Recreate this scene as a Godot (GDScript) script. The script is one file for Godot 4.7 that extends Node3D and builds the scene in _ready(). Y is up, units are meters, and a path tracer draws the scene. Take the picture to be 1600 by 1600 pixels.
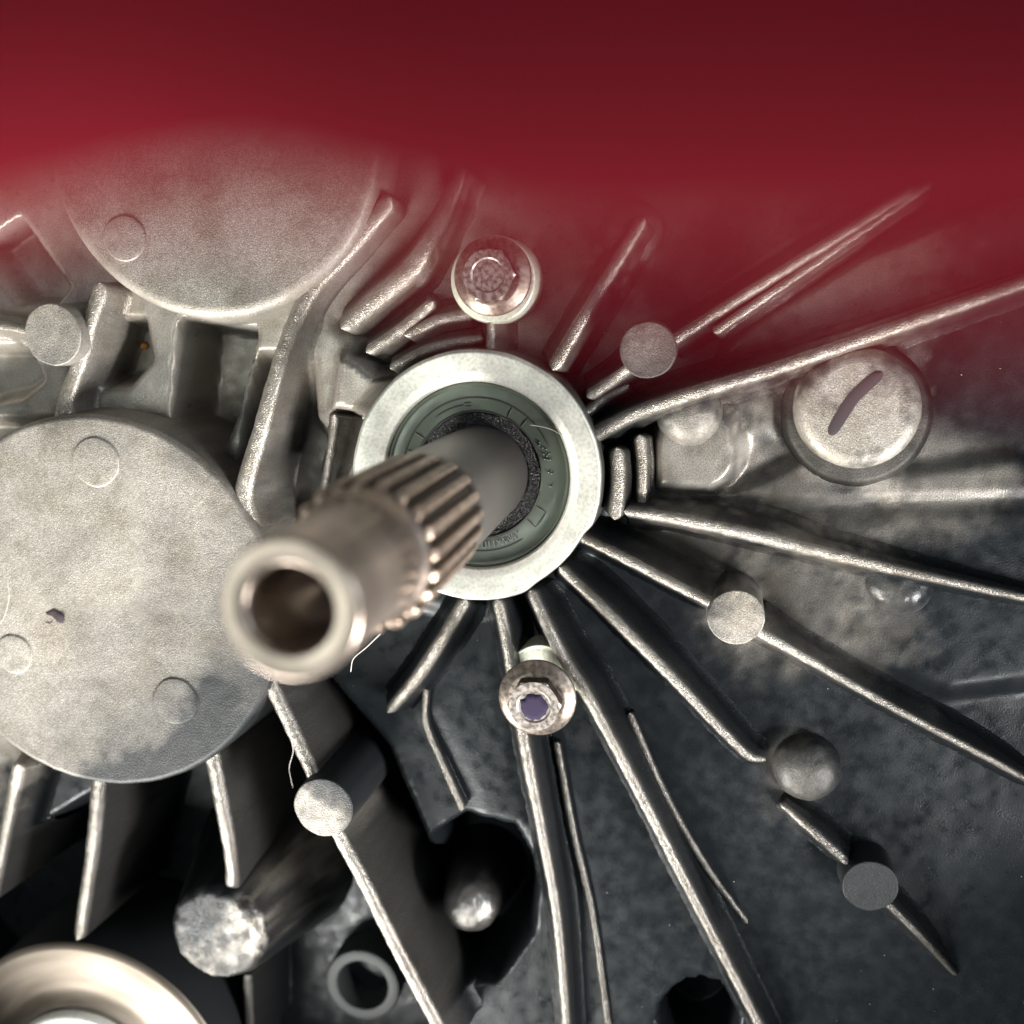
extends Node3D

# Front of a gearbox seen from inside its bell housing: input shaft, oil seal, radial ribs, and a finger in front of the lens.
# Axis of the shaft is +z (towards the viewer), the machined face of the seal bore lies at z = 0. Heights in the tables are millimetres.

const F := 1640.0            # focal length in pixels of the 1600-pixel photograph
const DEPTH := 0.25          # lens to seal, metres
const MM := 0.001

var eye := Vector3()
var turn := Basis()
var grain := FastNoiseLite.new()
var blotch := FastNoiseLite.new()
var lump := FastNoiseLite.new()
var names := {}
var regions := []
var mats := {}
# paler (positive) and darker (negative) patches, grime with light and shade painted in: px, py, radius px, amount
var patches := [[1090, 710, 95, 0.7], [1185, 640, 50, 0.5], [1345, 640, 100, 0.9], [1290, 745, 130, 0.5], [1480, 745, 120, 0.5], [1080, 850, 75, 0.35], [1240, 950, 120, 0.4], [1420, 1040, 110, 0.3], [1330, 450, 150, 0.5], [1012, 547, 60, 0.4], [880, 480, 130, -0.4], [1060, 420, 130, -0.35], [620, 480, 120, -0.25], [1000, 620, 60, -0.3],
	[505, 1262, 60, 0.85], [1150, 965, 55, 0.65], [1265, 1215, 60, 0.3], [360, 1085, 45, -0.4], [300, 1165, 42, -0.4], [190, 1205, 40, -0.3], [425, 1425, 70, 0.9], [215, 545, 50, 0.5], [392, 585, 50, 0.4], [30, 580, 60, 0.5], [70, 440, 50, 0.5], [340, 1465, 95, 0.5], [1360, 1385, 70, -0.4], [1500, 1400, 200, -0.4], [1560, 960, 110, -0.35], [1480, 1180, 170, -0.4], [1540, 620, 90, -0.4], [1000, 1450, 250, -0.3], [1220, 1330, 110, 0.12],
	[470, 740, 90, -0.45], [250, 1330, 150, -1.0], [60, 1380, 160, -0.9], [490, 1500, 140, -0.3], [640, 1000, 90, -0.4], [120, 600, 70, -0.3], [340, 680, 60, -0.4]]
var patch_at := PackedVector4Array()
var housing: Node3D


func _ready() -> void:
	# ---- camera
	turn = Basis(Quaternion(Vector3(280, 295, -F).normalized(), Vector3(0, 0, -1)))
	eye = -(turn * Vector3((742.0 - 800.0) / F * DEPTH, -(746.0 - 800.0) / F * DEPTH, -DEPTH))
	var cam := Camera3D.new()
	cam.name = "camera"
	var lens := CameraAttributesPhysical.new()
	lens.frustum_focal_length = 24.0 * F / 1600.0
	lens.frustum_focus_distance = 0.247
	lens.frustum_near = 0.002
	lens.frustum_far = 20.0
	lens.exposure_aperture = lens.frustum_focal_length / 4.0
	lens.exposure_multiplier = 1.0
	cam.attributes = lens
	cam.transform = Transform3D(turn, eye)
	cam.near = 0.002
	cam.far = 20.0
	cam.fov = rad_to_deg(2.0 * atan(800.0 / F))
	add_child(cam)
	cam.current = true
	# ---- surroundings and lamps
	var env := Environment.new()
	env.background_mode = Environment.BG_COLOR
	env.background_color = Color(0.115, 0.132, 0.15).linear_to_srgb()
	env.tonemap_mode = Environment.TONE_MAPPER_LINEAR
	env.tonemap_exposure = 1.0
	env.sdfgi_enabled = true
	env.ssao_enabled = true
	env.ssil_enabled = true
	var we := WorldEnvironment.new()
	we.name = "surroundings"
	we.environment = env
	add_child(we)
	area_lamp("daylight_opening", Vector3(-0.24, -0.38, 0.18), Vector3(-0.06, 0, 0), Vector2(0.30, 0.14), Color(1.0, 0.985, 0.955), 0.92)
	area_lamp("daylight_below", Vector3(0.27, -0.20, 0.12), Vector3(-0.03, -0.01, 0.07), Vector2(0.14, 0.12), Color(1.0, 0.985, 0.97), 0.62)
	area_lamp("daylight_side", Vector3(0.45, 0.10, 0.15), Vector3(0, 0, 0), Vector2(0.3, 0.16), Color(0.94, 0.97, 1.0), 0.15)
	area_lamp("daylight_front", Vector3(-0.19, -0.05, 0.44), Vector3(-0.04, 0, 0), Vector2(0.16, 0.16), Color(0.97, 1.0, 0.96), 0.042)

	seed_noise()
	make_materials()
	# ---- the casting
	housing = thing("gearbox_housing", "grey ribbed cast aluminium gearbox face around the input shaft, oily at lower right", "gearbox housing")
	for e in patches:
		var q := at(e[0], e[1], -6.0)
		patch_at.append(Vector4(q.x, q.y, span(e[2], q), e[3]))
	list_regions()
	floor_mesh()
	shading_bell_wall()
	seal_bore_rim()
	discs()
	bosses()
	ribs()
	# ---- things on it
	input_shaft()
	oil_seal()
	bolts()
	bearing_sleeve()
	hollow_dowel()
	lint()
	dust()
	finger()


# ------------------------------------------------------------------ basics

func thing(called: String, label: String, category: String, group := "") -> Node3D:
	var o := Node3D.new()
	o.name = numbered(called)
	add_child(o)
	tag(o, label, category, group)
	return o


func tag(o: Node3D, label: String, category: String, group := "") -> void:
	o.set_meta("label", label)
	o.set_meta("category", category)
	if group:
		o.set_meta("group", group)


func numbered(called: String) -> String:
	if not names.has(called):
		names[called] = 0
		return called
	names[called] += 1
	return "%s_%03d" % [called, names[called]]


func area_lamp(called: String, at: Vector3, towards: Vector3, size: Vector2, c: Color, energy: float) -> void:
	var l := AreaLight3D.new()
	l.name = called
	l.area_size = size
	l.light_color = c
	l.light_energy = energy
	l.set("area_range", 6.0)
	l.shadow_enabled = true
	add_child(l)
	l.look_at_from_position(at, towards, Vector3.UP)


# a pixel of the 1600 x 1600 photograph, seen at height z (mm) over the bore face
func at(px: float, py: float, z := 0.0) -> Vector3:
	var d := turn * Vector3((px - 800.0) / F, -(py - 800.0) / F, -1.0)
	return eye + d * ((z * MM - eye.z) / d.z)


# a length in pixels there, in metres
func span(px: float, p: Vector3) -> float:
	return px / F * absf((turn.inverse() * (p - eye)).z)


func seed_noise() -> void:
	grain.seed = 11
	grain.frequency = 900.0
	grain.fractal_octaves = 3
	blotch.seed = 5
	blotch.frequency = 45.0
	blotch.fractal_octaves = 4
	lump.seed = 23
	lump.frequency = 170.0
	lump.fractal_octaves = 3


func picture(noise_seed: int, freq: float, octaves: int, lo: float, hi: float, power := 1.0, size := 512, kind := FastNoiseLite.TYPE_SIMPLEX_SMOOTH) -> Image:
	var n := FastNoiseLite.new()
	n.seed = noise_seed
	n.noise_type = kind
	n.frequency = freq
	n.fractal_octaves = octaves
	var im := n.get_seamless_image(size, size, false, false, 0.12)
	im.convert(Image.FORMAT_RGB8)
	var data := im.get_data()
	for k in range(0, data.size(), 3):
		var v := int(255.0 * clampf(lo + (hi - lo) * pow(data[k] / 255.0, power), 0.0, 1.0))
		data[k] = v
		data[k + 1] = v
		data[k + 2] = v
	return Image.create_from_data(size, size, false, Image.FORMAT_RGB8, data)


# fine cast skin with scattered dark pits and a few scuffs
func pitted() -> Image:
	var a := picture(3, 0.13, 3, 0.62, 1.16, 1.0, 1024)
	var b := picture(4, 0.035, 4, 0.0, 1.0, 1.0, 1024)
	var c := picture(6, 0.16, 2, 0.0, 1.0, 1.0, 1024)
	var da := a.get_data()
	var db := b.get_data()
	var dc := c.get_data()
	for k in range(0, da.size(), 3):
		var v := da[k] / 255.0
		var w := dc[k] / 255.0 + (db[k] / 255.0 - 0.5) * 0.5
		v *= 1.0 - 0.75 * smoothstep(0.80, 0.96, w)
		v *= lerpf(0.82, 1.08, db[k] / 255.0)
		var n := int(clampf(v, 0.0, 1.0) * 255.0)
		da[k] = n
		da[k + 1] = n
		da[k + 2] = n
	return Image.create_from_data(1024, 1024, false, Image.FORMAT_RGB8, da)


func tex(im: Image) -> ImageTexture:
	return ImageTexture.create_from_image(im)


func surface(color: Color, metal: float, rough: float, tile := 0.05) -> StandardMaterial3D:
	var m := StandardMaterial3D.new()
	m.albedo_color = color.linear_to_srgb()
	m.metallic = metal
	m.roughness = rough
	m.uv1_triplanar = true
	m.uv1_world_triplanar = true
	m.uv1_scale = Vector3.ONE / tile
	m.vertex_color_use_as_albedo = true
	m.vertex_color_is_srgb = true   # the meshes store their linear tints gamma coded, which keeps dark tones smooth in 8 bits
	return m


func make_materials() -> void:
	var speck := tex(pitted())
	var relief := tex(picture(8, 0.11, 3, 0.0, 1.0, 1.0, 1024))
	var wet := tex(picture(14, 0.02, 4, 0.35, 1.1))
	var streak := tex(picture(21, 0.03, 5, 0.4, 1.2))
	var pale := tex(picture(27, 0.05, 5, 0.82, 1.12))
	var cast := surface(Color(1, 1, 1), 0.4, 0.55, 0.06)
	cast.albedo_texture = speck
	cast.heightmap_enabled = true
	cast.heightmap_texture = relief
	cast.heightmap_scale = 0.009
	mats.cast = cast
	var oily := surface(Color(1, 1, 1), 0.3, 0.5, 0.065)
	oily.albedo_texture = tex(picture(61, 0.14, 3, 0.62, 1.2, 1.0, 1024))
	oily.roughness_texture = wet
	oily.heightmap_enabled = true
	oily.heightmap_texture = relief
	oily.heightmap_scale = 0.004
	oily.metallic_specular = 0.34
	mats.oily = oily
	var crest := surface(Color(1, 1, 1), 0.55, 0.34, 0.05)
	crest.albedo_texture = speck
	crest.heightmap_enabled = true
	crest.heightmap_texture = relief
	crest.heightmap_scale = 0.02
	mats.crest = crest
	var wetter: StandardMaterial3D = crest.duplicate()
	wetter.roughness = 0.24
	wetter.metallic = 0.8
	mats.wet = wetter
	var rim := surface(Color(1, 1, 1), 0.65, 0.4, 0.03)
	rim.albedo_texture = pale
	rim.heightmap_enabled = true
	rim.heightmap_texture = relief
	rim.heightmap_scale = 0.003
	mats.rim = rim
	var steel := surface(Color(0.56, 0.47, 0.405), 0.95, 0.33, 0.09)
	steel.albedo_texture = tex(picture(31, 0.006, 5, 0.55, 1.15))
	mats.steel = steel
	var spline := surface(Color(0.62, 0.48, 0.38), 0.8, 0.38, 0.03)
	spline.albedo_texture = streak
	mats.spline = spline
	mats.dowel = surface(Color(0.22, 0.23, 0.23), 0.3, 0.6, 0.03)
	mats.dark_tone = surface(Color(0.014, 0.016, 0.018), 0.2, 0.5, 0.03)
	mats.groove = surface(Color(0.06, 0.045, 0.035), 0.5, 0.4, 0.03)
	var journal := surface(Color(0.15, 0.135, 0.13), 0.8, 0.34, 0.06)
	mats.journal = journal
	var turned := surface(Color(0.165, 0.15, 0.135), 0.7, 0.44, 0.05)
	mats.turned = turned
	var rubber := surface(Color(0.055, 0.066, 0.052), 0.1, 0.26, 0.04)
	rubber.roughness_texture = wet
	mats.rubber = rubber
	mats.letter = surface(Color(0.10, 0.105, 0.10), 0.3, 0.3)  # paler than the rubber: light caught by the raised print painted in
	var lip := surface(Color(0.42, 0.42, 0.43), 0.6, 0.25, 0.03)
	lip.albedo_texture = tex(picture(51, 0.09, 2, 0.16, 1.1, 3.0))  # pale grains painted in as the sparkle of the rough lip
	lip.heightmap_enabled = true
	lip.heightmap_texture = relief
	lip.heightmap_scale = 0.1
	mats.lip = lip
	mats.line = surface(Color(0.012, 0.012, 0.012), 0.0, 0.6)
	var plated := surface(Color(0.30, 0.255, 0.215), 0.85, 0.4, 0.018)
	plated.albedo_texture = tex(picture(44, 0.02, 5, 0.45, 1.25))
	plated.heightmap_enabled = true
	plated.heightmap_texture = relief
	plated.heightmap_scale = 0.002
	mats.plated = plated
	var hex: StandardMaterial3D = plated.duplicate()
	hex.albedo_color = Color(0.40, 0.36, 0.33).linear_to_srgb()
	mats.hex = hex
	var bright := surface(Color(0.80, 0.81, 0.74), 0.4, 0.38, 0.03)
	bright.albedo_texture = pale
	mats.bright = bright
	var skin := StandardMaterial3D.new()
	skin.albedo_color = Color(0.066, 0.0046, 0.0078).linear_to_srgb()
	skin.roughness = 0.6
	skin.subsurf_scatter_enabled = false
	skin.subsurf_scatter_strength = 0.3
	skin.metallic_specular = 0.0
	mats.skin = skin
	mats.nail = surface(Color(0.55, 0.25, 0.22), 0.0, 0.35)
	mats.marker = surface(Color(0.05, 0.042, 0.046), 0.0, 0.9)
	mats.marker.metallic_specular = 0.1
	mats.purple = surface(Color(0.030, 0.023, 0.046), 0.0, 0.75, 0.01)
	mats.purple.metallic_specular = 0.2
	mats.fibre = surface(Color(0.5, 0.48, 0.45), 0.0, 0.6)
	mats.orange = surface(Color(0.75, 0.33, 0.08), 0.0, 0.5)


# ------------------------------------------------------------------ meshes: {v, c, i}

func sheet() -> Dictionary:
	return {"v": PackedVector3Array(), "c": PackedColorArray(), "i": PackedInt32Array()}


# rows x columns of points already added from index «first»; joins them into quads
func stitch(m: Dictionary, first: int, rows: int, columns: int, closed: bool, flip := false) -> void:
	var last := columns if closed else columns - 1
	for r in rows - 1:
		for k in last:
			var a := first + r * columns + k
			var b := first + r * columns + (k + 1) % columns
			var c := a + columns
			var d := b + columns
			if flip:
				m.i.append_array(PackedInt32Array([a, c, b, b, c, d]))
			else:
				m.i.append_array(PackedInt32Array([a, b, c, b, d, c]))


func commit(called: String, m: Dictionary, material: Material, parent: Node3D, smooth := true) -> MeshInstance3D:
	var arrays := []
	arrays.resize(Mesh.ARRAY_MAX)
	var v: PackedVector3Array = m.v
	var c: PackedColorArray = m.c
	var idx: PackedInt32Array = m.i
	if not smooth:
		var v2 := PackedVector3Array()
		var c2 := PackedColorArray()
		for k in idx:
			v2.append(v[k])
			c2.append(c[k])
		v = v2
		c = c2
		idx = PackedInt32Array(range(v.size()))
	var n := PackedVector3Array()
	n.resize(v.size())
	for t in range(0, idx.size(), 3):
		var a := idx[t]
		var b := idx[t + 1]
		var d := idx[t + 2]
		var f := (v[d] - v[a]).cross(v[b] - v[a])
		n[a] += f
		n[b] += f
		n[d] += f
	for k in n.size():
		n[k] = n[k].normalized() if n[k].length_squared() > 0.0 else Vector3(0, 0, 1)
	for k in c.size():
		c[k] = Color(pow(maxf(c[k].r, 0.0), 0.4545), pow(maxf(c[k].g, 0.0), 0.4545), pow(maxf(c[k].b, 0.0), 0.4545))
	arrays[Mesh.ARRAY_VERTEX] = v
	arrays[Mesh.ARRAY_NORMAL] = n
	arrays[Mesh.ARRAY_COLOR] = c
	arrays[Mesh.ARRAY_INDEX] = idx
	var mesh := ArrayMesh.new()
	mesh.add_surface_from_arrays(Mesh.PRIMITIVE_TRIANGLES, arrays)
	var o := MeshInstance3D.new()
	o.name = called
	o.mesh = mesh
	o.material_override = material
	parent.add_child(o, true)
	return o


# turned shape round +z through «c»; profile = [[r, z], ...] in metres, from the axis outwards and down
func lathe(m: Dictionary, c: Vector3, profile: Array, n := 64, color := Color.WHITE, rough := 0.0, tinted := false, squash := Vector2.ONE) -> void:
	var first: int = m.v.size()
	for p in profile:
		for k in n:
			var a := TAU * k / n
			var q := c + Vector3(cos(a) * p[0] * squash.x, sin(a) * p[0] * squash.y, p[1])
			if rough > 0.0:
				q += Vector3(cos(a) * minf(1.0, p[0] * 300.0), sin(a) * minf(1.0, p[0] * 300.0), 0.7) * lump.get_noise_3dv(q) * rough
			m.v.append(q)
			m.c.append(color * dirt_and_shade(q) if tinted else color)
	stitch(m, first, profile.size(), n, true)


# round bar along points
func tube(m: Dictionary, pts: Array, r: float, n := 6, color := Color.WHITE) -> void:
	var first: int = m.v.size()
	for k in pts.size():
		var d: Vector3 = (pts[mini(k + 1, pts.size() - 1)] - pts[maxi(k - 1, 0)]).normalized()
		var side := d.cross(Vector3(0.13, 0.21, 0.97)).normalized()
		var up := side.cross(d)
		var rr := r * (0.3 if k == 0 or k == pts.size() - 1 else 1.0)
		for j in n:
			var a := TAU * j / n
			m.v.append(pts[k] + (side * cos(a) + up * sin(a)) * rr)
			m.c.append(color)
	stitch(m, first, pts.size(), n, true, true)


func curve(points: Array, step: float) -> Array:
	var cv := Curve3D.new()
	cv.bake_interval = step
	for k in points.size():
		var p: Vector3 = points[k]
		var t := (points[mini(k + 1, points.size() - 1)] - points[maxi(k - 1, 0)]) as Vector3
		var lin: float = 0.0 if k == 0 else minf((p - points[k - 1]).length() * 0.3, 1.0)
		var lout: float = 0.0 if k == points.size() - 1 else (points[k + 1] - p).length() * 0.3
		cv.add_point(p, -t.normalized() * lin, t.normalized() * lout)
	return Array(cv.get_baked_points())


# ------------------------------------------------------------------ grime and painted shade (reflectance of the casting, linear)

func dirt_and_shade(p: Vector3, clean_lit := 0.0) -> Color:
	var x := p.x * 1000.0
	var y := p.y * 1000.0
	# oil and painted shade blacken the lower right and below, pale grey at the left
	var g := smoothstep(-45.0, 60.0, x * 0.6 - y * 0.8)
	g = clampf(g * 1.7 + blotch.get_noise_3dv(p) * 0.3, 0.0, 1.0)
	var ragged := blotch.get_noise_3dv(p * 2.1) + lump.get_noise_3dv(p * 1.5) * 0.6
	for e in patch_at:
		var dx := p.x - e.x
		var dy := p.y - e.y
		var d2 := (dx * dx + dy * dy) / (e.z * e.z)
		if d2 < 4.0:
			d2 = maxf(0.0, d2 + ragged * 0.9)
			g -= e.w * exp(-d2 * d2)
	g = clampf(clampf(g, 0.0, 1.0) - clean_lit, 0.0, 1.0)
	var stain := clampf(blotch.get_noise_3dv(p * 1.3 + Vector3(0.7, 0.2, 0.0)) * 1.2 + 0.2 + lump.get_noise_3dv(p * 1.4) * 0.5, 0.0, 0.9)
	return Color(0.45, 0.42, 0.375).lerp(Color(0.30, 0.265, 0.215), stain * 0.85).lerp(Color(0.0155, 0.0190, 0.0230), pow(g, 0.75))


# ------------------------------------------------------------------ the casting's floor

func list_regions() -> void:
	var r := [
		[-9.0, 2.0, [[-300, -300], [620, -300], [700, 300], [560, 560], [540, 640], [500, 780], [380, 830], [250, 660], [0, 660], [-300, 660]]],
		[-17.0, 2.0, [[-200, 545], [70, 545], [88, 590], [60, 612], [-200, 680]]],
		[-22.0, 1.6, [[188, 505], [262, 505], [268, 560], [240, 592], [178, 600], [165, 590]]],
		[-28.0, 1.6, [[338, 505], [440, 520], [410, 640], [388, 690], [350, 705], [326, 650]]],
		[-17.0, 1.6, [[0, 390], [60, 350], [130, 450], [110, 475], [60, 470]]],
		[-14.0, 4.0, [[540, 500], [700, 300], [1100, 200], [1760, 100], [1760, 375], [1400, 505], [1060, 620], [940, 690], [700, 640]]],
		[-8.0, 2.0, [[1128, 562], [1145, 522], [1350, 392], [1700, 250], [1700, 400], [1400, 492]]],
		[-16.0, 3.0, [[950, 700], [1060, 632], [1200, 590], [1400, 522], [1760, 393], [1760, 790], [1000, 800]]],
		[-8.0, 2.2, [[1018, 692], [1035, 640], [1130, 640], [1152, 660], [1160, 700], [1156, 730], [1140, 755], [1112, 772], [1020, 768]]],
		[-14.0, 3.5, [[1150, 612], [1206, 590], [1208, 680], [1160, 684]]],
		[-13.0, 2.4, [[1130, 778], [1260, 712], [1420, 738], [1580, 712], [1700, 730], [1700, 775], [1250, 788]]],
		[-12.0, 4.0, [[980, 815], [1700, 785], [1700, 1060], [1480, 1090], [1250, 1010], [1190, 900], [1040, 850]]],
		[-14.5, 5.0, [[985, 1120], [1180, 1190], [1385, 1420], [1150, 1425], [1040, 1260]]],
		[-15.0, 5.0, [[690, 1000], [780, 990], [835, 1300], [760, 1285], [668, 1110]]],
		[-15.5, 4.0, [[872, 1180], [960, 1200], [1020, 1400], [1130, 1700], [950, 1700], [925, 1400]]],
		[-14.0, 2.5, ring_points(742, 746, 218)],
		[-42.0, 2.5, [[690, 1300], [735, 1270], [800, 1285], [835, 1350], [825, 1440], [775, 1510], [705, 1515], [680, 1420]], -20.0],
		[-38.0, 0.7, ring_points(1092, 1590, 60), -16.0],
		[-4.0, 1.2, [[526, 552], [560, 560], [596, 590], [556, 648], [514, 640]]],
		[-22.0, 3.0, [[438, 560], [505, 560], [512, 650], [545, 690], [520, 790], [450, 800], [405, 790], [425, 680]]],
		[-48.0, 4.0, [[-300, 1210], [170, 1225], [420, 1075], [560, 1015], [640, 1110], [720, 1300], [690, 1440], [760, 1600], [760, 1900], [-300, 1900]]],
	]
	for e in r:
		var poly := PackedVector2Array()
		for p in e[2]:
			var q := at(p[0], p[1], e[3] if e.size() > 3 else e[0])
			poly.append(Vector2(q.x, q.y))
		var box := Rect2(poly[0], Vector2.ZERO)
		for q in poly:
			box = box.expand(q)
		regions.append([e[0] * MM, e[1] * MM, poly, box.grow(e[1] * MM)])


func ring_points(cx: float, cy: float, r: float) -> Array:
	var out := []
	for k in 32:
		out.append([cx + r * cos(TAU * k / 32), cy + r * sin(TAU * k / 32)])
	return out


func ground(p: Vector2) -> float:
	var h := -0.016
	for e in regions:
		if not (e[3] as Rect2).has_point(p):
			continue
		var poly: PackedVector2Array = e[2]
		var d2 := INF
		var inside := false
		var j := poly.size() - 1
		for i in poly.size():
			var a := poly[i]
			var b := poly[j]
			var ab := b - a
			var t := clampf((p - a).dot(ab) / ab.length_squared(), 0.0, 1.0)
			d2 = minf(d2, (a + ab * t).distance_squared_to(p))
			if (a.y > p.y) != (b.y > p.y) and p.x < (b.x - a.x) * (p.y - a.y) / (b.y - a.y) + a.x:
				inside = not inside
			j = i
		var d := sqrt(d2) * (1.0 if inside else -1.0)
		h = lerpf(h, e[0], smoothstep(-e[1], e[1], d))
	return h


func floor_mesh() -> void:
	var m := sheet()
	var n := 410
	var lo := Vector2(-0.242, -0.242)
	var hi := Vector2(0.242, 0.242)
	for r in n:
		for k in n:
			var p := Vector2(lerpf(lo.x, hi.x, k / (n - 1.0)), lerpf(hi.y, lo.y, r / (n - 1.0)))
			var q := Vector3(p.x, p.y, ground(p))
			if p.length() < 0.0245:
				q.z = -0.016
			q.z += lump.get_noise_3dv(q) * 0.0001 + blotch.get_noise_3dv(q) * 0.0003
			m.v.append(q)
			m.c.append(dirt_and_shade(q))
	stitch(m, 0, n, n, false)
	commit("casting_floor", m, mats.oily, housing)


# the unseen skirt of the bell housing round the gearbox face, shaped to cast shade
func shading_bell_wall() -> void:
	var m := sheet()
	var prof := [[0.236, -0.06, 0.0], [0.237, -0.03, 0.0], [0.239, 0.02, 1.0], [0.2405, 0.031, 1.0], [0.2415, 0.0325, 1.0], [0.247, 0.0325, 1.0], [0.248, 0.0315, 1.0], [0.249, -0.06, 0.0]]
	for p in prof:
		for k in 240:
			var a := TAU * k / 240
			var away := absf(wrapf(a + deg_to_rad(28.0), -PI, PI))
			# raised at the lower right only, to shade the floor there
			var q := Vector3(cos(a) * p[0], sin(a) * p[0], p[1] + p[2] * 0.045 * (1.0 - smoothstep(deg_to_rad(35.0), deg_to_rad(75.0), away)))
			q.z += lump.get_noise_3dv(q) * 0.0006
			m.v.append(q)
			m.c.append(dirt_and_shade(q))
	stitch(m, 0, prof.size(), 240, true)
	commit("shading_bell_wall", m, mats.oily, housing)


# machined rim of the seal bore: mottled flat face, pale inner cone
func seal_bore_rim() -> void:
	var m := sheet()
	var c := Vector3.ZERO
	var first := 0
	var n := 240
	var prof := [[0.0225, -0.006], [0.0226, -0.0016], [0.0232, -0.0010], [0.0247, -0.0005], [0.0251, -0.0004], [0.0270, -0.0001], [0.0292, 0.0003], [0.0300, 0.0001], [0.0304, -0.0009], [0.0309, -0.016]]
	for k in prof.size():
		for j in n:
			var a := TAU * j / n
			var r: float = prof[k][0]
			if k >= 6:   # the outer outline is not quite round: flats at the right and lower right
				var deg := rad_to_deg(a)
				var flat := 0.0
				flat = -0.0011 * smoothstep(290.0, 304.0, deg) * (1.0 - smoothstep(332.0, 340.0, deg))
				r += flat + lump.get_noise_2d(cos(a) * 0.02, sin(a) * 0.02) * 0.00015
			var q := c + Vector3(cos(a) * r, sin(a) * r, prof[k][1])
			m.v.append(q)
			var tone := 0.78
			if k >= 4:
				tone = 0.60 + blotch.get_noise_3dv(q * 3.0) * 0.22
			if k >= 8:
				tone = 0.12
			m.c.append(Color(tone, tone, tone * 0.90))
	stitch(m, first, prof.size(), n, true)
	commit("seal_bore_rim", m, mats.rim, housing)


func disc_shape(px: float, py: float, z: float, rpx: float, depth: float, bevel := 1.2, draft := 0.03, crown := 0.0, rough := 0.0004, n := 160) -> Dictionary:
	var m := sheet()
	var c := at(px, py, z)
	var r := span(rpx, c)
	var b := bevel * MM
	var prof := []
	var cells := clampi(int(r / 0.0005), 24, 130)
	for i in cells + 1:
		for j in cells + 1:
			var u := Vector2(2.0 * j / cells - 1.0, 1.0 - 2.0 * i / cells)
			var far := maxf(absf(u.x), absf(u.y))
			var q2 := u * (far / maxf(u.length(), 1e-6)) * (r - b)
			var q := c + Vector3(q2.x, q2.y, -crown * MM * far * far)
			q.z += lump.get_noise_3dv(q) * rough * 0.7
			m.v.append(q)
			m.c.append(dirt_and_shade(q))
	stitch(m, 0, cells + 1, cells + 1, false)
	prof.append([r - b - 0.0003, -crown * MM - 0.00002])
	prof.append([r - b, -crown * MM])
	for k in range(1, 6):
		var a := PI / 2 * k / 5
		prof.append([r - b + b * sin(a), -crown * MM - b + b * cos(a)])
	for k in range(1, 7):
		var t := k / 6.0
		prof.append([r + draft * depth * MM * t, -crown * MM - b - depth * MM * t])
	lathe(m, c, prof, n, Color.WHITE, rough, true)
	return m


func discs() -> void:
	# the two large round covers cast at the left
	var upper := commit("round_cover", disc_shape(325, 215, 3, 280, 22, 3.0, 0.12, 0.0, 0.00014), mats.cast, housing)
	upper.set_meta("label", "upper round cast cover below the red finger")
	var lower := commit("round_cover", disc_shape(152, 946, 4, 299, 55, 1.6, 0.05, 0.0, 0.00014), mats.cast, housing)
	lower.set_meta("label", "large pale stained round cover at the left edge")
	ejector(195, 372, 3.0, 36, upper)
	ejector(150, 722, 4.0, 40, lower)
	ejector(22, 1022, 4.0, 32, lower)
	ejector(275, 1095, 4.0, 38, lower)


func ejector(px: float, py: float, z: float, rpx: float, parent: Node3D) -> void:
	var m := sheet()
	var c := at(px, py, z)
	var r := span(rpx, c)
	lathe(m, c + Vector3(0, 0, -0.0002), [[0.0, 0.0006], [r * 0.6, 0.0006], [r - 0.0005, 0.00058], [r - 0.0001, 0.0004], [r, 0.0], [r, -0.001]], 48, Color.WHITE, 0.0002, true)
	commit("ejector_mark", m, mats.cast, parent)


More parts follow.
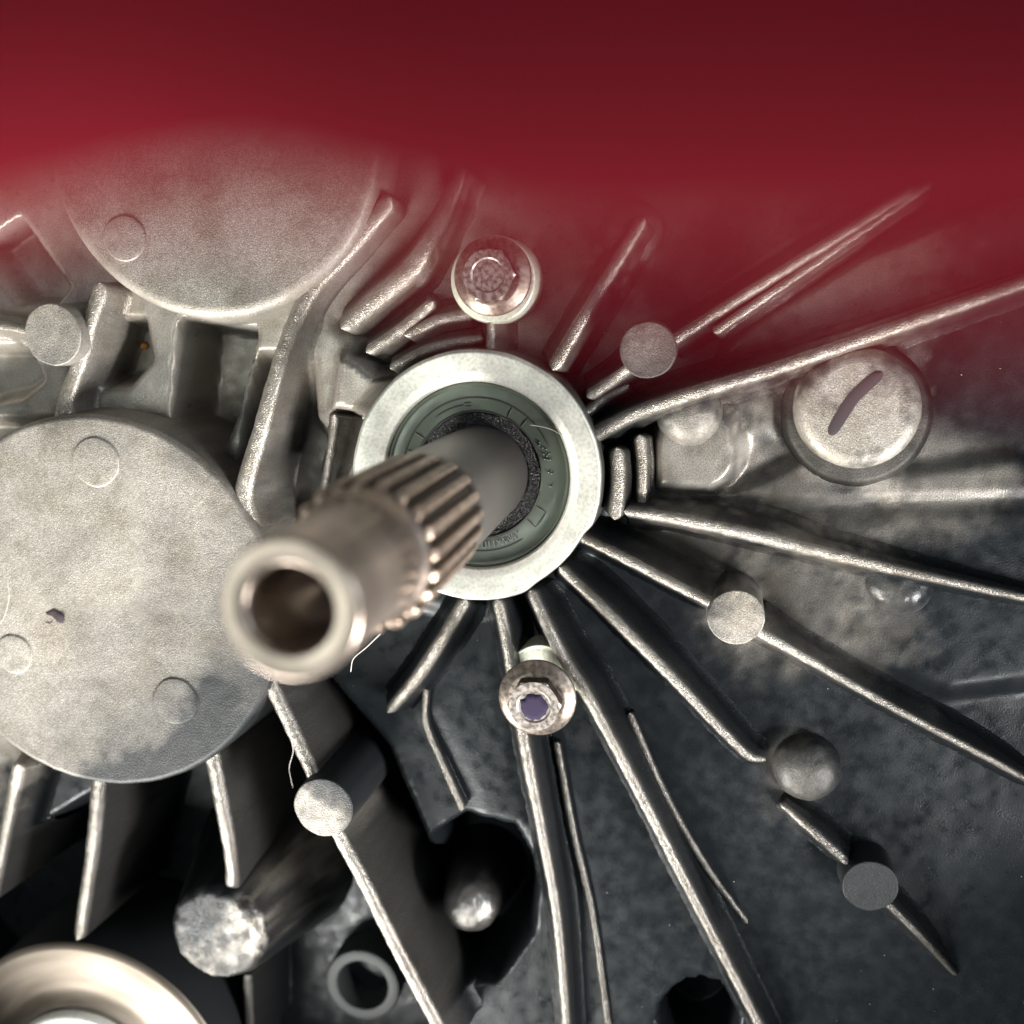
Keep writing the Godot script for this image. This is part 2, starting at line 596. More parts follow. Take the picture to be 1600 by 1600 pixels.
func bosses() -> void:
	# flat-faced ejector pins: px, py, z, radius px, depth
	for e in [[82, 523, 4, 48, 24], [1012, 547, 3, 44, 20], [1150, 965, 2, 44, 32], [505, 1262, 6, 48, 58], [1360, 1385, -6, 42, 22]]:
		commit("ejector_pin_boss", disc_shape(e[0], e[1], e[2], e[3], e[4], 0.35, 0.03, 0.0, 0.0002, 72), mats.cast, housing)
	# domed bosses
	for e in [[1265, 1215, -8, 53, 22], [1412, 915, -9, 62, 18], [1078, 650, -4, 52, 12], [985, 360, -8, 50, 10]]:
		commit("domed_boss", dome(e[0], e[1], e[2], e[3], e[4]), mats.oily if e[0] > 1300 else mats.cast, housing)
	var blind := disc_shape(338, 1462, -4, 80, 46, 3.0, 0.28, 0.3, 0.0006, 96)
	for k in blind.v.size():
		var dark_tone := smoothstep(-0.12, 0.25, lump.get_noise_3dv(blind.v[k] * 1.1))
		blind.c[k] = (blind.c[k] as Color).lerp(Color(0.03, 0.03, 0.03), dark_tone * 0.9)
	commit("blind_boss", blind, mats.crest, housing)
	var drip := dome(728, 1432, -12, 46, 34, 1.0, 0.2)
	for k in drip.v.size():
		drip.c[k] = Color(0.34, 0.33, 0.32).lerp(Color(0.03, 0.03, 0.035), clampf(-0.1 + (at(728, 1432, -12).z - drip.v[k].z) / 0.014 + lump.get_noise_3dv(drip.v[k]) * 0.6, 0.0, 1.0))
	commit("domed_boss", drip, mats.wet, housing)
	# slotted plug boss at the right
	var plug := commit("plug_boss", disc_shape(1345, 640, -3, 95, 26, 3.2, 0.06, 0.0, 0.0001), mats.cast, housing)
	plug.set_meta("label", "large round boss with one dark slanting stroke across its face")
	var m := sheet()
	var pts := []
	for p in [[1378, 582], [1352, 604], [1332, 624], [1315, 650], [1297, 680]]:
		pts.append(at(p[0], p[1], -2.9))
	var line := curve(pts, 0.0008)
	var first := 0
	for k in line.size():
		var d: Vector3 = (line[mini(k + 1, line.size() - 1)] - line[maxi(k - 1, 0)]).normalized()
		var s := d.cross(Vector3(0, 0, 1))
		var w := 0.00145 * sqrt(clampf(1.0 - pow(absf(k / (line.size() - 1.0) - 0.5) * 2.0, 8.0), 0.04, 1.0))
		for q in [[-1.0, -0.0004], [-0.95, 0.00002], [0.0, 0.00008], [0.95, 0.00002], [1.0, -0.0004]]:
			m.v.append(line[k] + s * w * q[0] + Vector3(0, 0, q[1]))
			m.c.append(Color.WHITE)
	stitch(m, first, line.size(), 5, false, true)
	commit("marker_stroke", m, mats.marker, plug)
	var collar := sheet()
	var cc := at(1340, 648, -12)
	var cr := span(114, cc)
	lathe(collar, cc, [[cr * 0.6, 0.0], [cr - 0.002, 0.0], [cr, -0.001], [cr + 0.001, -0.012]], 96, Color(0.2, 0.2, 0.2), 0.0002, true)
	commit("boss_collar", collar, mats.cast, housing)


func dome(px: float, py: float, z: float, rpx: float, depth: float, flat := 0.75, taper := 0.06) -> Dictionary:
	var m := sheet()
	var c := at(px, py, z)
	var r := span(rpx, c)
	var prof := []
	for k in 15:
		var a := PI / 2 * k / 14
		prof.append([r * pow(sin(a), 0.9), r * flat * (cos(a) - 1.0)])
	for k in range(1, 7):
		prof.append([r + depth * MM * taper * k / 6.0, -r * flat - depth * MM * k / 6.0])
	lathe(m, c, prof, 72, Color.WHITE, 0.0004, true)
	return m


# ------------------------------------------------------------------ ribs
# each: [[px, py, z mm, width px], ...], paleness from wear and painted light (0..1)
func ribs() -> void:
	var list := [
		[[[600, 320, 0, 40], [545, 385, 0, 38], [482, 455, 1, 36], [440, 550, 2, 34], [402, 680, 3, 34], [376, 775, 3.5, 40], [385, 830, 3.5, 50]], 0.5],
		[[[152, 455, 1, 36], [138, 500, 1, 30], [122, 560, 0, 30], [100, 620, 1, 34], [92, 660, 2, 40]], 0.4],
		[[[-60, 498, -2, 18], [0, 508, -1, 18], [45, 517, 0, 20]], 0.3],
		[[[925, 682, -3, 34], [985, 650, -2, 32], [1060, 622, -1, 32], [1200, 580, -1, 30], [1400, 512, -2, 30], [1540, 464, -3, 30], [1760, 385, -5, 30]], 0.45],
		[[[1050, 533, -3, 24], [1140, 475, -3, 24], [1290, 382, -3, 24], [1420, 300, -3, 24]], 0.45],
		[[[1122, 515, -4, 20], [1220, 448, -4, 20], [1330, 372, -4, 20], [1450, 290, -4, 20]], 0.45],
		[[[868, 568, -3, 30], [905, 505, -3, 28], [950, 432, -3, 28], [1000, 350, -3, 28]], 0.45],
		[[[925, 615, -4, 26], [960, 592, -3, 26], [990, 570, -1, 24]], 0.45],
		[[[915, 645, -5, 24], [950, 618, -6, 22], [975, 605, -7, 20]], 0.4],
		[[[545, 502, -5, 44], [590, 462, -5, 46], [640, 418, -5, 46], [690, 340, -6, 34], [720, 270, -7, 26]], 0.5],
		[[[580, 545, -5, 26], [625, 515, -5, 28], [670, 476, -5, 22]], 0.45],
		[[[640, 520, -5, 24], [685, 500, -5, 24], [728, 492, -5, 24]], 0.45],
		[[[615, 572, -6, 18], [660, 548, -6, 20], [705, 535, -6, 20], [748, 530, -6, 18]], 0.45],
		[[[766, 500, -4, 18], [766, 545, -4, 18]], 0.45],
		[[[522, 655, -5, 20], [516, 700, -6, 18], [505, 760, -8, 18]], 0.1],
		[[[964, 712, -3, 32], [966, 750, -3, 32], [962, 800, -3, 32]], 0.55],
		[[[1000, 690, -6, 26], [1004, 730, -6, 24], [1002, 790, -7, 22]], 0.4],
		[[[985, 800, -4, 26], [1060, 812, -3, 26], [1180, 838, -3, 30], [1300, 868, -4, 28], [1450, 902, -6, 22], [1650, 945, -8, 16]], 0.45],
		[[[905, 838, -5, 22], [950, 860, -3, 24], [1030, 902, -2, 24], [1115, 945, -1, 24]], 0.45],
		[[[1188, 990, -2, 22], [1260, 1030, -3, 20], [1380, 1098, -4, 18], [1560, 1194, -8, 15], [1700, 1272, -17, 12]], 0.4],
		[[[880, 892, -5, 22], [945, 955, -3, 26], [1040, 1050, -4, 24], [1130, 1145, -6, 20], [1172, 1184, -8, 18], [1192, 1188, -10, 14]], 0.45],
		[[[1225, 1260, -11, 16], [1270, 1300, -8, 20], [1320, 1345, -8, 18]], 0.3],
		[[[1392, 1418, -9, 16], [1440, 1466, -10, 14], [1492, 1522, -15, 12]], 0.25],
		[[[832, 930, -5, 22], [852, 975, -4, 26], [880, 1030, -4, 26], [915, 1085, -3, 26], [985, 1215, -4, 24], [1065, 1370, -6, 22], [1205, 1640, -9, 20]], 0.45],
		[[[778, 945, -5, 24], [788, 990, -5, 26], [805, 1090, -5, 24], [822, 1185, -5, 26], [845, 1300, -6, 22], [870, 1440, -7, 20], [888, 1650, -9, 18]], 0.45],
		[[[722, 945, -5, 28], [690, 1000, -4, 28], [650, 1060, -5, 28], [610, 1108, -7, 22]], 0.5],
		[[[664, 1082, -12.8, 13], [664, 1130, -13.2, 11], [690, 1195, -12.8, 14], [720, 1262, -12.5, 14]], 0.45],
		[[[412, 1055, 1, 32], [448, 1130, 1, 32], [488, 1215, 2, 30]], 0.5],
		[[[525, 1305, 2, 28], [560, 1370, 2, 30], [610, 1470, 1, 30], [700, 1640, 0, 30]], 0.5],
		[[[328, 1185, 0, 34], [345, 1270, -1, 32], [358, 1345, -3, 30], [360, 1395, -7, 32]], 0.4],
		[[[150, 1225, -2, 32], [142, 1320, -3, 32], [122, 1460, -6, 28]], 0.35],
		[[[25, 1205, -2, 32], [5, 1300, -4, 30], [-15, 1400, -6, 28]], 0.3],
		[[[385, 1530, -20, 20], [390, 1650, -22, 20]], 0.2],
		[[[870, 1165, -13.6, 14], [895, 1300, -13.8, 14], [925, 1430, -14, 14], [955, 1640, -14.4, 14]], 0.3],
		[[[985, 1120, -12.8, 16], [1035, 1235, -12.9, 16], [1100, 1350, -13, 14], [1165, 1440, -14.2, 10]], 0.3],
	]
	for e in list:
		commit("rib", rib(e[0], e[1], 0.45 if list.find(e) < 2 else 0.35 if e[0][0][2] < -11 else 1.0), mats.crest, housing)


func rib(points: Array, clean_lit: float, flare := 1.0) -> Dictionary:
	var pts := []
	var wide := []
	var length := [0.0]
	for p in points:
		var q := at(p[0], p[1], p[2])
		if pts.size():
			length.append(length[-1] + q.distance_to(pts[-1]))
		pts.append(q)
		wide.append(span(p[3] * 0.8, q))
	var line := curve(pts, 0.0009)
	var m := sheet()
	var rows := 0
	var gone := 0.0
	var caps := 6
	var total: float = length[-1]
	var last: Vector3 = line[0]
	# half-round caps at both ends, made by narrowing the profile over its own half width
	var rowsets := []
	for k in line.size():
		var p: Vector3 = line[k]
		gone += p.distance_to(last)
		last = p
		var s := clampf(gone / total, 0.0, 1.0) * total
		var j := 0
		while j < length.size() - 2 and length[j + 1] < s:
			j += 1
		var w: float = lerpf(wide[j], wide[j + 1], clampf((s - length[j]) / maxf(length[j + 1] - length[j], 1e-6), 0.0, 1.0))
		var d: Vector3 = line[mini(k + 1, line.size() - 1)] - line[maxi(k - 1, 0)]
		rowsets.append([p, d, w * 0.5])
	var head: Array = rowsets[0]
	var tail: Array = rowsets[-1]
	var hd: Vector3 = (head[1] as Vector3).normalized()
	var td: Vector3 = (tail[1] as Vector3).normalized()
	var sections := []
	for k in range(caps, 0, -1):
		var t := sin(PI / 2 * k / caps)
		sections.append([head[0] - hd * head[2] * t, head[1], head[2], sqrt(maxf(1.0 - t * t, 0.0))])
	for e in rowsets:
		sections.append([e[0], e[1], e[2], 1.0])
	for k in range(1, caps + 1):
		var t := sin(PI / 2 * k / caps)
		sections.append([tail[0] + td * tail[2] * t, tail[1], tail[2], sqrt(maxf(1.0 - t * t, 0.0))])
	var columns := 0
	for e in sections:
		var p: Vector3 = e[0]
		var d2 := Vector2(e[1].x, e[1].y).normalized()
		var side := Vector3(d2.y, -d2.x, 0)
		var a: float = e[2]
		var shrink: float = e[3]
		var left := ground(Vector2(p.x - side.x * (a + 0.003), p.y - side.y * (a + 0.003)))
		var right := ground(Vector2(p.x + side.x * (a + 0.003), p.y + side.y * (a + 0.003)))
		var row := []
		for s in [-1.0, 1.0]:
			var base := (left if s < 0.0 else right) - p.z
			var depth := maxf(-base, 0.003)
			var half := []
			var cap := a * 0.95
			for k in 7:   # crown, paler than the flanks: wear plus painted light
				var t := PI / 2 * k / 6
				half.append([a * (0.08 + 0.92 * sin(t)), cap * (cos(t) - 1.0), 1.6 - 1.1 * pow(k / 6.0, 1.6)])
			var wall := depth - cap
			if wall > 0.001:
				var f := minf(0.0042, wall * 0.75) * flare
				var lean := minf(wall * 0.2, 0.0028) * flare
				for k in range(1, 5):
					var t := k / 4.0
					half.append([a + lean * t, -cap - (wall - f) * t, (0.65 if points[0][0] < 700 and points[0][1] > 1000 else 0.12) * (1.0 - t)])  # flank tint paints shade; lower-left flanks painted lit
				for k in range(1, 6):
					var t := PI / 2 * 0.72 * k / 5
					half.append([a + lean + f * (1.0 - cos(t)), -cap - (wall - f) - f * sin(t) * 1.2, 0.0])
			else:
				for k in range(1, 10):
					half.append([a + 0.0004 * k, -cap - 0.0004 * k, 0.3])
			half.append([half[-1][0] + 0.0006, half[-1][1] - 0.0012, 0.0])
			if s < 0.0:
				half.reverse()
			for h in half:
				row.append([h[0] * s * lerpf(shrink, 1.0, 0.0), h[1], h[2]])
		columns = row.size()
		for h in row:
			var q: Vector3 = p + side * h[0] + Vector3(0, 0, h[1])
			q += (side * 0.5 + Vector3(0, 0, 0.8)) * lump.get_noise_3dv(q * 1.7) * 0.00026
			m.v.append(q)
			m.c.append(dirt_and_shade(q, clean_lit * h[2]))
		rows += 1
	stitch(m, 0, rows, columns, false)
	return m


# ------------------------------------------------------------------ input shaft

func on_axis(px: float, py: float) -> float:
	# height over the bore face of the point of the shaft's axis nearest to that pixel
	var d := (turn * Vector3((px - 800.0) / F, -(py - 800.0) / F, -1.0)).normalized()
	var w := eye
	var b := d.z
	var denom := 1.0 - b * b
	return (w.z - b * d.dot(w)) / denom


func input_shaft() -> void:
	var t := thing("input_shaft", "bare steel splined input shaft with drilled end sticking out through the seal", "shaft")
	var z_tip := on_axis(452, 954)
	var z_front := on_axis(567, 873)
	var z_back := on_axis(660, 806)
	var r_tip := span(117, Vector3(0, 0, z_tip))
	var r_tooth := 0.0125
	var r_core := 0.0111
	var r_seal := span(78, Vector3(0, 0, 0))
	# pilot end with its centre bore
	var m := sheet()
	var z := z_tip
	lathe(m, Vector3.ZERO, [
		[0.0, z - 0.013], [0.0016, z - 0.0124], [0.0040, z - 0.0105], [0.0050, z - 0.0095], [0.0054, z - 0.006], [0.0055, z - 0.0030], [0.0057, z - 0.0014], [0.0060, z - 0.0005], [0.0064, z],
		[r_tip - 0.0005, z], [r_tip - 0.00015, z - 0.0002], [r_tip, z - 0.0008], [r_tip + 0.00005, z - 0.010], [r_tip + 0.0001, z_front + 0.0045], [r_tip + 0.0004, z_front + 0.0026], [r_core - 0.0003, z_front + 0.0014], [r_core, z_front + 0.0006], [r_core, z_front - 0.002]], 128)
	commit("pilot_end", m, mats.steel, t)
	m = sheet()
	lathe(m, Vector3.ZERO, [[r_core - 0.002, z_front - 0.0005], [r_core, z_front - 0.0008], [r_core, z_back], [r_core + 0.0003, z_back - 0.002]], 128)
	commit("spline_core", m, mats.groove, t)
	# teeth
	var tooth := sheet()
	var secs := [[z_front + 0.0007, 0.25], [z_front + 0.0002, 0.75], [z_front - 0.0008, 1.0], [lerpf(z_front, z_back, 0.5), 1.0], [z_back + 0.004, 1.0], [z_back + 0.001, 0.8], [z_back - 0.001, 0.15]]
	for e in secs:
		var high: float = lerpf(r_core, r_tooth, e[1])
		for q in [[-0.00115, r_core - 0.0004], [-0.00098, lerpf(r_core, high, 0.5)], [-0.00074, high - 0.00014], [-0.0005, high], [0.0005, high], [0.00074, high - 0.00014], [0.00098, lerpf(r_core, high, 0.5)], [0.00115, r_core - 0.0004]]:
			tooth.v.append(Vector3(q[0], q[1], e[0]))
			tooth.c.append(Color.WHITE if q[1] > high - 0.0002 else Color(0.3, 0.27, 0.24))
	stitch(tooth, 0, secs.size(), 8, false)
	tooth.i.append_array(PackedInt32Array([0, 7, 1, 1, 7, 6, 1, 6, 2, 2, 6, 5, 2, 5, 3, 3, 5, 4]))
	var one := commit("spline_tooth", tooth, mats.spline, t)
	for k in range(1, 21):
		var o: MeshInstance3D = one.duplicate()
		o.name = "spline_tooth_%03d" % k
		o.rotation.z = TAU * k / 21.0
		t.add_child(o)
	m = sheet()
	lathe(m, Vector3.ZERO, [[r_core - 0.001, z_back + 0.002], [r_core + 0.0002, z_back + 0.0016], [r_core + 0.0006, z_back - 0.003], [r_seal - 0.0006, z_back - 0.010], [r_seal, z_back - 0.014], [r_seal, -0.012]], 128)
	commit("journal", m, mats.journal, t)


# ------------------------------------------------------------------ oil seal

func polar(r_px: float, deg: float, z: float) -> Vector3:
	var r := r_px * DEPTH / F
	return Vector3(cos(deg_to_rad(deg)) * r, sin(deg_to_rad(deg)) * r, z)


func arc(r_px: float, a: float, b: float, z: float) -> Array:
	var out := []
	var n := maxi(2, int(absf(b - a) / 3.0))
	for k in n + 1:
		out.append(polar(r_px, lerpf(a, b, float(k) / n), z))
	return out


func seal_z(r_px: float) -> float:
	return -0.0040 + (r_px - 104.0) / 20.0 * 0.0004 + 0.00006


func seal_line(m: Dictionary, r_px: float, a: float, b: float) -> void:
	tube(m, arc(r_px, a, b, seal_z(r_px)), 0.0002)


func oil_seal() -> void:
	var t := thing("oil_seal", "dark green-black rubber oil seal ring pressed in the bore round the shaft", "oil seal")
	var m := sheet()
	var k := DEPTH / F
	lathe(m, Vector3.ZERO, [[99 * k, -0.0052], [100.5 * k, -0.0043], [102 * k, -0.0041], [104 * k, -0.0040], [124 * k, -0.0036], [138 * k, -0.0034], [140 * k, -0.0036], [141.5 * k, -0.0034], [143 * k, -0.0030], [146 * k, -0.0029], [148.5 * k, -0.0036], [148.5 * k, -0.009]], 160)
	commit("seal_face", m, mats.rubber, t)
	m = sheet()
	lathe(m, Vector3.ZERO, [[76 * k, -0.009], [77 * k, -0.0058], [82 * k, -0.0053], [88 * k, -0.0050], [95 * k, -0.0047], [98 * k, -0.0043], [99.5 * k, -0.0048], [100 * k, -0.006]], 160, Color.WHITE, 0.0005)
	commit("seal_lip", m, mats.lip, t)
	m = sheet()
	seal_line(m, 101.5, 20, 165)
	seal_line(m, 101.5, -75, -15)
	seal_line(m, 123, 22, 168)
	seal_line(m, 113, 100, 127)
	seal_line(m, 115.5, 94, 100)
	seal_line(m, 110.5, 94, 100)
	seal_line(m, 123, -95, -55)
	for box in [[146, 161], [48, 62], [-28, -42]]:
		for side in 2:
			tube(m, [polar(103, box[side], seal_z(103)), polar(112, box[side], seal_z(112)), polar(122.5, box[side], seal_z(122.5))], 0.0002)
		seal_line(m, 122.5, box[0], box[1])
		seal_line(m, 103, box[0], box[1])
	commit("moulded_line", m, mats.line, t)
	# raised moulded characters, too small to read for certain
	var word := "UIIXWNA'"
	for c in word.length():
		var text := TextMesh.new()
		text.text = word[c]
		text.font_size = 16
		text.pixel_size = 0.00014
		text.depth = 0.0006
		text.material = mats.letter
		var o := MeshInstance3D.new()
		o.name = "moulded_letter"
		o.mesh = text
		var deg := -86.0 + c * 4.3
		o.transform = Transform3D(Basis(Vector3(0, 0, 1), deg_to_rad(deg + 90.0)), polar(112, deg, -0.0037))
		t.add_child(o, true)
	for p in [[110, 26], [113, 23], [117, 21], [111, 18], [115, 16], [119, 17], [110, 14], [114, 13], [118, 12.5], [118, 2], [113, 3], [117, -8], [112, 28]]:
		m = sheet()
		lathe(m, polar(p[0], p[1], -0.0038), [[0.0, 0.0006], [0.0002, 0.0005], [0.00028, 0.0]], 8)
		commit("moulded_dot", m, mats.letter, t)


# ------------------------------------------------------------------ bolts

func hex_ring(m: Dictionary, c: Vector3, r: float, z: float, spin: float, n := 6) -> void:
	for k in n:
		var a := spin + TAU * k / n
		m.v.append(c + Vector3(cos(a) * r, sin(a) * r, z))
		m.c.append(Color.WHITE)


func flange_bolt(label: String, head: Array, z_head: float, r_flange_px: float, r_hex_px: float, spin: float, z_seat: float, purple: bool) -> void:
	var t := thing("flange_bolt", label, "bolt", "flange bolts beside the oil seal")
	var c := at(head[0], head[1], z_head)
	t.position = c
	var r := span(r_flange_px, c)
	var rh := span(r_hex_px, c)
	var o := Vector3.ZERO
	var m := sheet()
	lathe(m, o, [[rh * 0.5, -0.0040], [rh * 0.97, -0.0040], [rh * 1.08, -0.0043], [r - 0.0009, -0.0052], [r - 0.0002, -0.0056], [r, -0.0061], [r - 0.0001, -0.0068], [r - 0.0006, -0.0071], [r * 0.4, -0.0071]], 96)
	commit("flange", m, mats.plated, t)
	m = sheet()
	var first := 0
	for e in [[0.0, -0.0003, 0.0], [rh * 0.56, -0.0003, 0.0], [rh * 0.62, 0.0, 0.0], [rh * 0.90, 0.0, 0.0], [rh, -0.0004, 1.0], [rh * 1.001, -0.00041, 1.0], [rh * 1.001, -0.0042, 1.0]]:
		for k in 60:
			var a := TAU * k / 60
			var near := fposmod(a - spin, TAU / 6) - TAU / 12
			var rr: float = e[0] * lerpf(1.0, cos(TAU / 12) / cos(near), e[2])
			m.v.append(Vector3(cos(a) * rr, sin(a) * rr, e[1]))
			m.c.append(Color.WHITE if e[0] <= rh else Color(0.16, 0.14, 0.13))   # hex flanks darkened, their shade painted in
	stitch(m, first, 7, 60, true)
	commit("hex_head", m, mats.hex, t, false)
	if purple:
		m = sheet()
		for e in [[0.0, 0.00012], [0.30, 0.0001], [0.42, 0.00004], [0.50, -0.00045]]:
			for k in 48:
				var a := TAU * k / 48
				var rr: float = rh * e[0] * (1.0 + 0.16 * lump.get_noise_2d(cos(a) * 0.012, sin(a) * 0.012))
				m.v.append(Vector3(cos(a) * rr, sin(a) * rr - 0.0002, e[1] + 0.00012))
				m.c.append(Color.WHITE)
		stitch(m, 0, 4, 48, true)
		commit("paint_dab", m, mats.purple, t)
	m = sheet()
	var profile := [[0.0036, -0.0060]]
	var z := -0.0070
	while z > z_seat * MM - c.z:
		profile.append([0.0040, z])
		profile.append([0.0035, z - 0.0005])
		z -= 0.001
	lathe(m, o, profile, 48)
	commit("threaded_shank", m, mats.bright, t)


func bolts() -> void:
	flange_bolt("backed-out flange bolt with violet paint dab on its hex head below the seal", [834, 1104], 8.0, 63, 44, PI / 3 + 0.05, -12.0, true)
	var c := at(846, 1062, -8)
	var r := span(57, c)
	var m := sheet()
	lathe(m, c, [[0.0, -0.0015], [0.0041, -0.0015], [0.0045, 0.0], [r * 0.86, 0.0], [r * 0.93, -0.0003], [r * 0.97, 0.0004], [r, 0.0], [r + 0.0004, -0.016]], 96, Color(0.9, 0.92, 0.84))
	commit("bolt_boss", m, mats.bright, housing)
	flange_bolt("tight flange bolt above the seal, half hidden by the red finger", [762, 430], 4.0, 63, 44, 0.0, -6.0, false)
	c = at(770, 437, -3.6)
	r = span(68, c)
	m = sheet()
	lathe(m, c, [[0.0, 0.0], [r - 0.0007, 0.0], [r, -0.0006], [r + 0.0003, -0.011]], 96, Color(0.9, 0.92, 0.84))
	commit("bolt_boss", m, mats.bright, housing)


func bearing_sleeve() -> void:
	var t := thing("bearing_sleeve", "turned brown-grey steel sleeve with shiny inner lip in the bottom left corner", "sleeve")
	var c := at(132, 1697, -6)
	var r := span(238, c)
	var ri := span(128, c)
	t.position = c
	var m := sheet()
	var face := []
	for k in 22:
		face.append([lerpf(ri, r - 0.0012, k / 21.0), -0.0014 * smoothstep(0.0, 0.35, k / 21.0)])
	face.append_array([[r - 0.0002, -0.0020], [r, -0.0026]])
	lathe(m, Vector3.ZERO, face, 160)
	for k in m.v.size():   # turning marks and brown oil streaks that follow the lathe
		var q: Vector3 = m.v[k]
		var rr := Vector2(q.x, q.y).length()
		var a := atan2(q.y, q.x)
		var tone := 0.75 + blotch.get_noise_3d(rr * 2.2, cos(a) * 0.012, sin(a) * 0.012) * 1.1
		m.c[k] = Color(1, 0.95, 0.88).lerp(Color(0.25, 0.2, 0.15), clampf(1.0 - tone, 0.0, 1.0))
	commit("turned_face", m, mats.turned, t)
	m = sheet()
	lathe(m, Vector3.ZERO, [[r, -0.0026], [r - 0.0004, -0.008], [r - 0.0004, -0.04]], 128)
	commit("dark_side", m, mats.dark_tone, t)  # near-black wall below the turned face
	m = sheet()
	lathe(m, Vector3.ZERO, [[ri - 0.004, -0.03], [ri - 0.004, 0.001], [ri - 0.003, 0.0022], [ri - 0.001, 0.0026], [ri + 0.0002, 0.002], [ri + 0.0006, 0.0]], 128)
	commit("inner_lip", m, mats.bright, t)


func hollow_dowel() -> void:
	var t := thing("hollow_dowel", "dark hollow dowel tube deep in the casting beside the long lower rib", "dowel")
	var c := at(566, 1540, -38)
	t.position = c
	var r := span(60, c)
	var m := sheet()
	lathe(m, Vector3.ZERO, [[r * 0.0, -0.02], [r * 0.66, -0.02], [r * 0.68, -0.0005], [r * 0.72, 0.0], [r * 0.95, 0.0], [r, -0.0006], [r, -0.03]], 72, Color(0.2, 0.21, 0.22))
	commit("dowel_tube", m, mats.dowel, t)


# ------------------------------------------------------------------ small loose bits

func lint() -> void:
	var list := [
		["pale curled lint fibre beside the lower rib below the shaft", [[410, 1062, 2], [440, 1115, 3], [458, 1170, 3], [452, 1200, 3], [458, 1232, 3]]],
		["thin pale hair hanging from the splines near the shaft's underside", [[595, 990, 30], [572, 1012, 25], [552, 1030, 20], [548, 1050, 15]]],
		["fine pale hair lying across the seal's right edge", [[828, 664, -3], [848, 667, -2.6], [864, 672, -2], [880, 682, -0.5]]],
		["fine hair on the left edge of the round cover", [[12, 905, 5], [14, 935, 5.5], [6, 965, 5], [-4, 980, 5]]],
	]
	for e in list:
		var pts := []
		for p in e[1]:
			pts.append(at(p[0], p[1], p[2]))
		var m := sheet()
		tube(m, curve(pts, 0.0008), 0.00009, 5)
		tag(commit(numbered("lint_fibre"), m, mats.fibre, self), e[0], "fibre", "loose fibres")
	var c := at(226, 541, -21.4)
	var m := sheet()
	lathe(m, c, [[0.0, 0.0012], [0.0006, 0.0009], [0.001, 0.0003], [0.0008, -0.0006]], 10, Color.WHITE, 0.0009)
	tag(commit("orange_crumb", m, mats.orange, self), "tiny orange crumb in the square recess by the round pin", "crumb")
	c = at(82, 965, 4.05)
	m = sheet()
	lathe(m, c, [[0.0, 0.0003], [0.0016, 0.00022], [0.0024, 0.0001], [0.0027, -0.0004]], 22, Color.WHITE, 0.0012, false, Vector2(1.25, 0.85))
	tag(commit("dark_flake", m, mats.marker, self), "small dark flake stuck on the pale round cover at left", "flake")


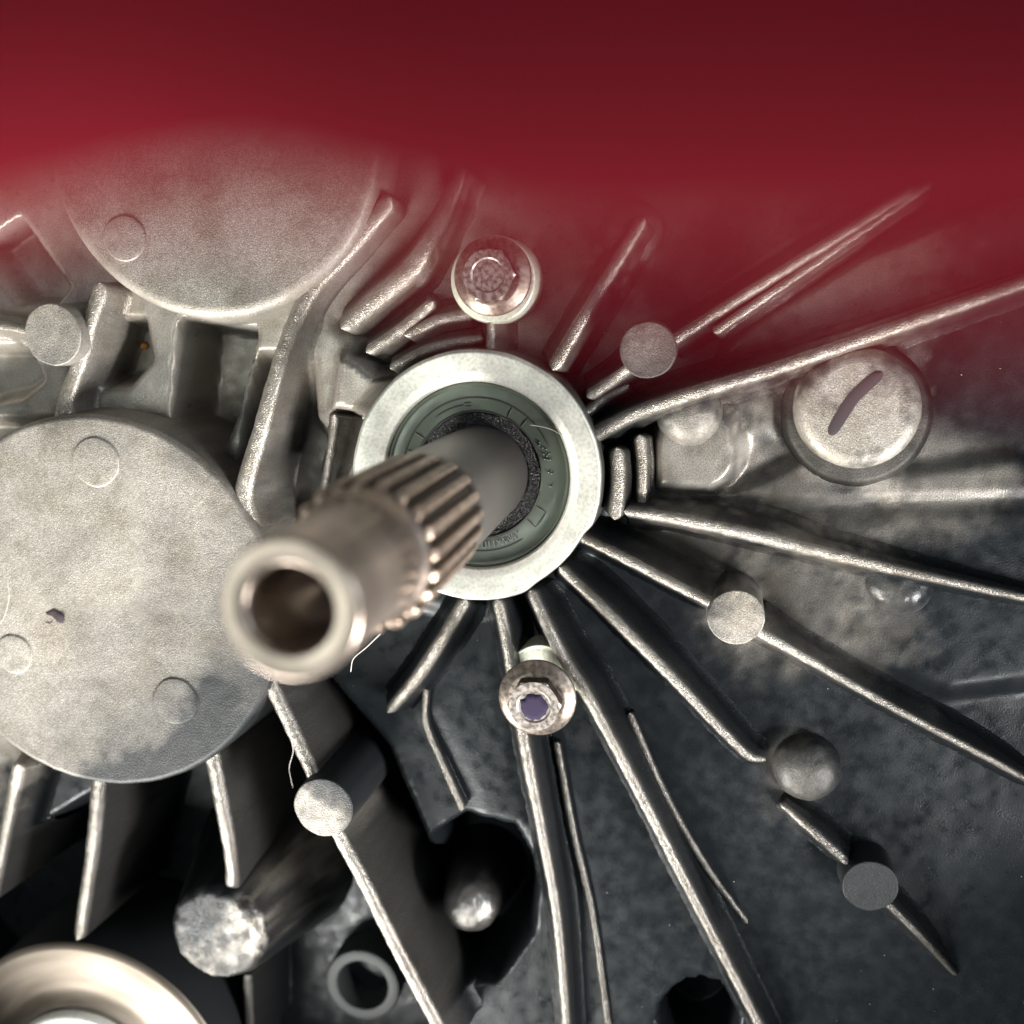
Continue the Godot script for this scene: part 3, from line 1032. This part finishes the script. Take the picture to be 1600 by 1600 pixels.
func dust() -> void:
	var rng := RandomNumberGenerator.new()
	rng.seed = 77
	var bit := sheet()
	lathe(bit, Vector3.ZERO, [[0.0, 0.00006], [0.00005, 0.00004], [0.00008, 0.0], [0.00004, -0.00005]], 6)
	var arrays := []
	arrays.resize(Mesh.ARRAY_MAX)
	arrays[Mesh.ARRAY_VERTEX] = bit.v
	arrays[Mesh.ARRAY_COLOR] = bit.c
	arrays[Mesh.ARRAY_INDEX] = bit.i
	var mesh := ArrayMesh.new()
	mesh.add_surface_from_arrays(Mesh.PRIMITIVE_TRIANGLES, arrays)
	var mm := MultiMesh.new()
	mm.transform_format = MultiMesh.TRANSFORM_3D
	mm.mesh = mesh
	mm.instance_count = 420
	for k in 420:
		var p := Vector2(rng.randf_range(-0.15, 0.15), rng.randf_range(-0.15, 0.1))
		while p.length() < 0.034:
			p = Vector2(rng.randf_range(-0.15, 0.15), rng.randf_range(-0.15, 0.1))
		var s := pow(rng.randf(), 3.0) * 2.4 + 0.5
		mm.set_instance_transform(k, Transform3D(Basis.from_euler(Vector3(rng.randf() * 2.0, rng.randf() * 2.0, rng.randf() * 6.0)).scaled(Vector3(s, s * rng.randf_range(0.5, 1.0), s)), Vector3(p.x, p.y, ground(p) + 0.0004)))
	var o := MultiMeshInstance3D.new()
	o.name = "dust_specks"
	o.multimesh = mm
	o.material_override = mats.fibre
	add_child(o)
	tag(o, "tiny pale dust specks scattered over the oily casting", "dust")
	o.set_meta("kind", "stuff")


# ------------------------------------------------------------------ finger in front of the lens

func finger() -> void:
	var t := thing("finger", "blurred dark red fingertip close to the lens along the top edge", "finger")
	var m := sheet()
	# centre line: px, py, depth mm, radius mm
	var spine := [[-4600, -500, 44, 10.5], [-3000, -300, 37, 10.0], [-1800, -120, 31, 9.0], [-900, -70, 25, 7.4], [-300, -60, 22, 6.2], [300, -160, 19.5, 5.5], [900, -60, 16.5, 5.0], [1250, -50, 14.5, 4.6], [1650, -50, 12.5, 4.1], [1950, -60, 11.5, 3.5], [2150, -80, 11, 2.5], [2250, -90, 10.8, 1.0]]
	var pts := []
	for p in spine:
		var z: float = p[2] * MM
		pts.append(eye + turn * Vector3((p[0] - 800.0) / F * z, -(p[1] - 800.0) / F * z, -z))
	var cv := Curve3D.new()
	for p in pts:
		cv.add_point(p)
	var rows := 90
	var n := 48
	for k in rows:
		var u := pow(k / (rows - 1.0), 0.8) * (pts.size() - 1.0)
		var j := mini(int(u), pts.size() - 2)
		var f := u - j
		var a: Vector3 = pts[maxi(j - 1, 0)]
		var d: Vector3 = pts[mini(j + 2, pts.size() - 1)]
		var c := (pts[j] as Vector3).cubic_interpolate(pts[j + 1], a, d, f)
		var r := cubic_interpolate(spine[j][3], spine[j + 1][3], spine[maxi(j - 1, 0)][3], spine[mini(j + 2, spine.size() - 1)][3], f) * MM
		var along: Vector3 = (pts[j + 1] - pts[j]).normalized()
		var side := along.cross(turn.z).normalized()
		var up := side.cross(along)
		for q in n:
			var g := TAU * q / n
			m.v.append(c + (side * cos(g) + up * sin(g) * 0.92) * r)
			m.c.append(Color.WHITE)
	stitch(m, 0, rows, n, true, true)
	commit("fingertip_skin", m, mats.skin, t)
